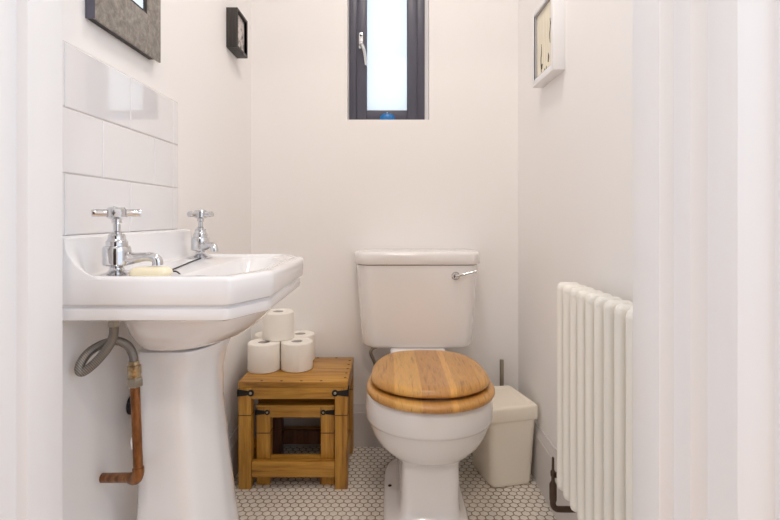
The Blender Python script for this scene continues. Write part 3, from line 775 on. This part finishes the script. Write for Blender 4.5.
# green bottle, a sliver of which shows between toilet and bin
gx, gy = 0.3405, 1.915
t = thing('cleaner_bottle', 'dark green bottle on the floor, a sliver seen between toilet and bin', 'bottle', (gx, gy, 0))
bm = B(); lathe(bm, [(0.0, 0), (0.028, 0), (0.030, 0.004), (0.030, 0.12), (0.024, 0.145), (0.013, 0.160), (0.013, 0.168), (0.0, 0.168)], (gx, gy, 0.0)); obj('bottle_body', bm, M['green'], t)
bm = B(); lathe(bm, [(0.0, 0.168), (0.015, 0.168), (0.015, 0.188), (0.0, 0.190)], (gx, gy, 0.0)); obj('cap', bm, M['rubber'], t)

# ------------------------------------------------------------------ radiator
RX = [0.4330, 0.4675]; RZ0, RZ1 = 0.219, 0.738
t = thing('column_radiator', 'tall white column radiator on the wall beside the bin', 'radiator', (0.455, 1.02, RZ0))
def section(y):
    bm = B(); r = 0.0122
    for x in RX:
        lathe(bm, [(0.0, RZ0+0.012), (r, RZ0+0.02), (r, RZ1-0.02), (0.0, RZ1-0.012)], (x, y, 0), seg=16)
    for (za, zb) in ((RZ1-0.034, RZ1), (RZ0, RZ0+0.034)):
        # rounded header joining the columns
        x0, x1 = RX[0]-0.0124, RX[1]+0.0124; lo = []
        for dy, ins in [(-0.0126, 0.0105), (-0.0112, 0.0055), (-0.0065, 0.0016), (0, 0), (0.0065, 0.0016), (0.0112, 0.0055), (0.0126, 0.0105)]:
            pts = round_poly([(x0+ins, za+ins), (x1-ins, za+ins), (x1-ins, zb-ins), (x0+ins, zb-ins)], 0.016, 5)
            lo.append([(p.x, y+dy, p.y) for p in pts])
        loft(bm, lo)
        zc = (za+zb)/2
        lathe(bm, [(0.0, -0.0226), (0.013, -0.0226), (0.013, 0.0226), (0.0, 0.0226)], ((RX[0]+RX[1])/2, y, zc), (0, 1, 0), 16)
    return bm
sec = obj('section', section(1.2455), M['radiator'], t, 45)
for k in range(1, 10):
    o = sec.copy(); COL.objects.link(o); o.parent = t; o.location = (0, -0.0453*k, 0)
# valve and pipe at the far end
vy = 1.290
bm = B(); vz = wp(0, 494, vy)[2]
vx = wp(553.0, 490, vy)[0]
tube(bm, [(RX[0]+0.015, 1.264, RZ0+0.015), (RX[0]+0.012, vy, RZ0+0.015), (vx+0.004, vy, RZ0+0.015)], 0.007, 12, 4)
lathe(bm, [(0.0, 0), (0.0085, 0), (0.0092, 0.004), (0.0092, 0.042), (0.007, 0.047), (0.0045, 0.052), (0.0045, 0.062), (0.0065, 0.064), (0.0065, 0.076), (0.0035, 0.080), (0.0030, 0.112), (0.0, 0.114)], (vx, vy, 0.168), (0, 0, 1), 16)
tube(bm, [(vx, vy, 0.170), (vx, vy, 0.158), (vx+0.006, vy, 0.149), (vx+0.020, vy, 0.146), (0.4995, vy, 0.146)], 0.0076, 14, 5)
obj('radiator_valve', bm, M['brown_pipe'], t, 50)

# ------------------------------------------------------------------ light
w = bpy.data.worlds.new('sky'); sc.world = w; w.use_nodes = True
bg = w.node_tree.nodes['Background']; bg.inputs[0].default_value = (0.84, 0.91, 1.0, 1); bg.inputs[1].default_value = 1.3
def area(name, loc, size, power, color, rot=(0, 0, 0), shape='DISK', sy=None):
    l = bpy.data.lights.new(name, 'AREA'); l.shape = shape; l.size = size; l.energy = power; l.color = color
    if sy: l.size_y = sy
    o = bpy.data.objects.new(name, l); o.location = loc; o.rotation_euler = rot; link(o); return o
area('ceiling_lamp', (0.03, 1.12, CEIL-0.02), 0.30, 6.0, (1.0, 0.935, 0.875))
area('hall_lamp', (0.10, -0.50, CEIL-0.02), 0.22, 11.5, (1.0, 0.845, 0.71))
area('hall_daylight', (0.93, -0.25, 1.60), 1.0, 4.0, (0.48, 0.73, 1.0), (0, PI/2, 0), 'RECTANGLE', 1.3)
p = area('doorway_portal', (-0.06, 0.60, 1.0), 0.90, 1.0, (1, 1, 1), (PI/2, 0, 0), 'RECTANGLE', 2.0); p.data.cycles.is_portal = True
p = area('window_portal', (0.0, WB+0.095, 1.63), 0.32, 1.0, (1, 1, 1), (-PI/2, 0, 0), 'RECTANGLE', 0.70); p.data.cycles.is_portal = True

# ------------------------------------------------------------------ camera and colour
cam = bpy.data.cameras.new('camera'); co = bpy.data.objects.new('camera', cam); link(co)
co.location = (0, 0, EYE); co.rotation_euler = (PI/2, 0, 0)
cam.sensor_width = 36.0; cam.lens = 36.0*500/780; cam.clip_start = 0.02
cam.shift_x = 2/780; cam.shift_y = -43/780
sc.camera = co
sc.view_settings.view_transform = 'Standard'; sc.view_settings.look = 'None'
sc.view_settings.gamma = 1.0; sc.view_settings.use_curve_mapping = False
sc.view_settings.exposure = 0.06
sc.cycles.max_bounces = 16; sc.cycles.diffuse_bounces = 10; sc.cycles.glossy_bounces = 6
sc.cycles.sample_clamp_indirect = 6.0
sc.cycles.use_denoising = True
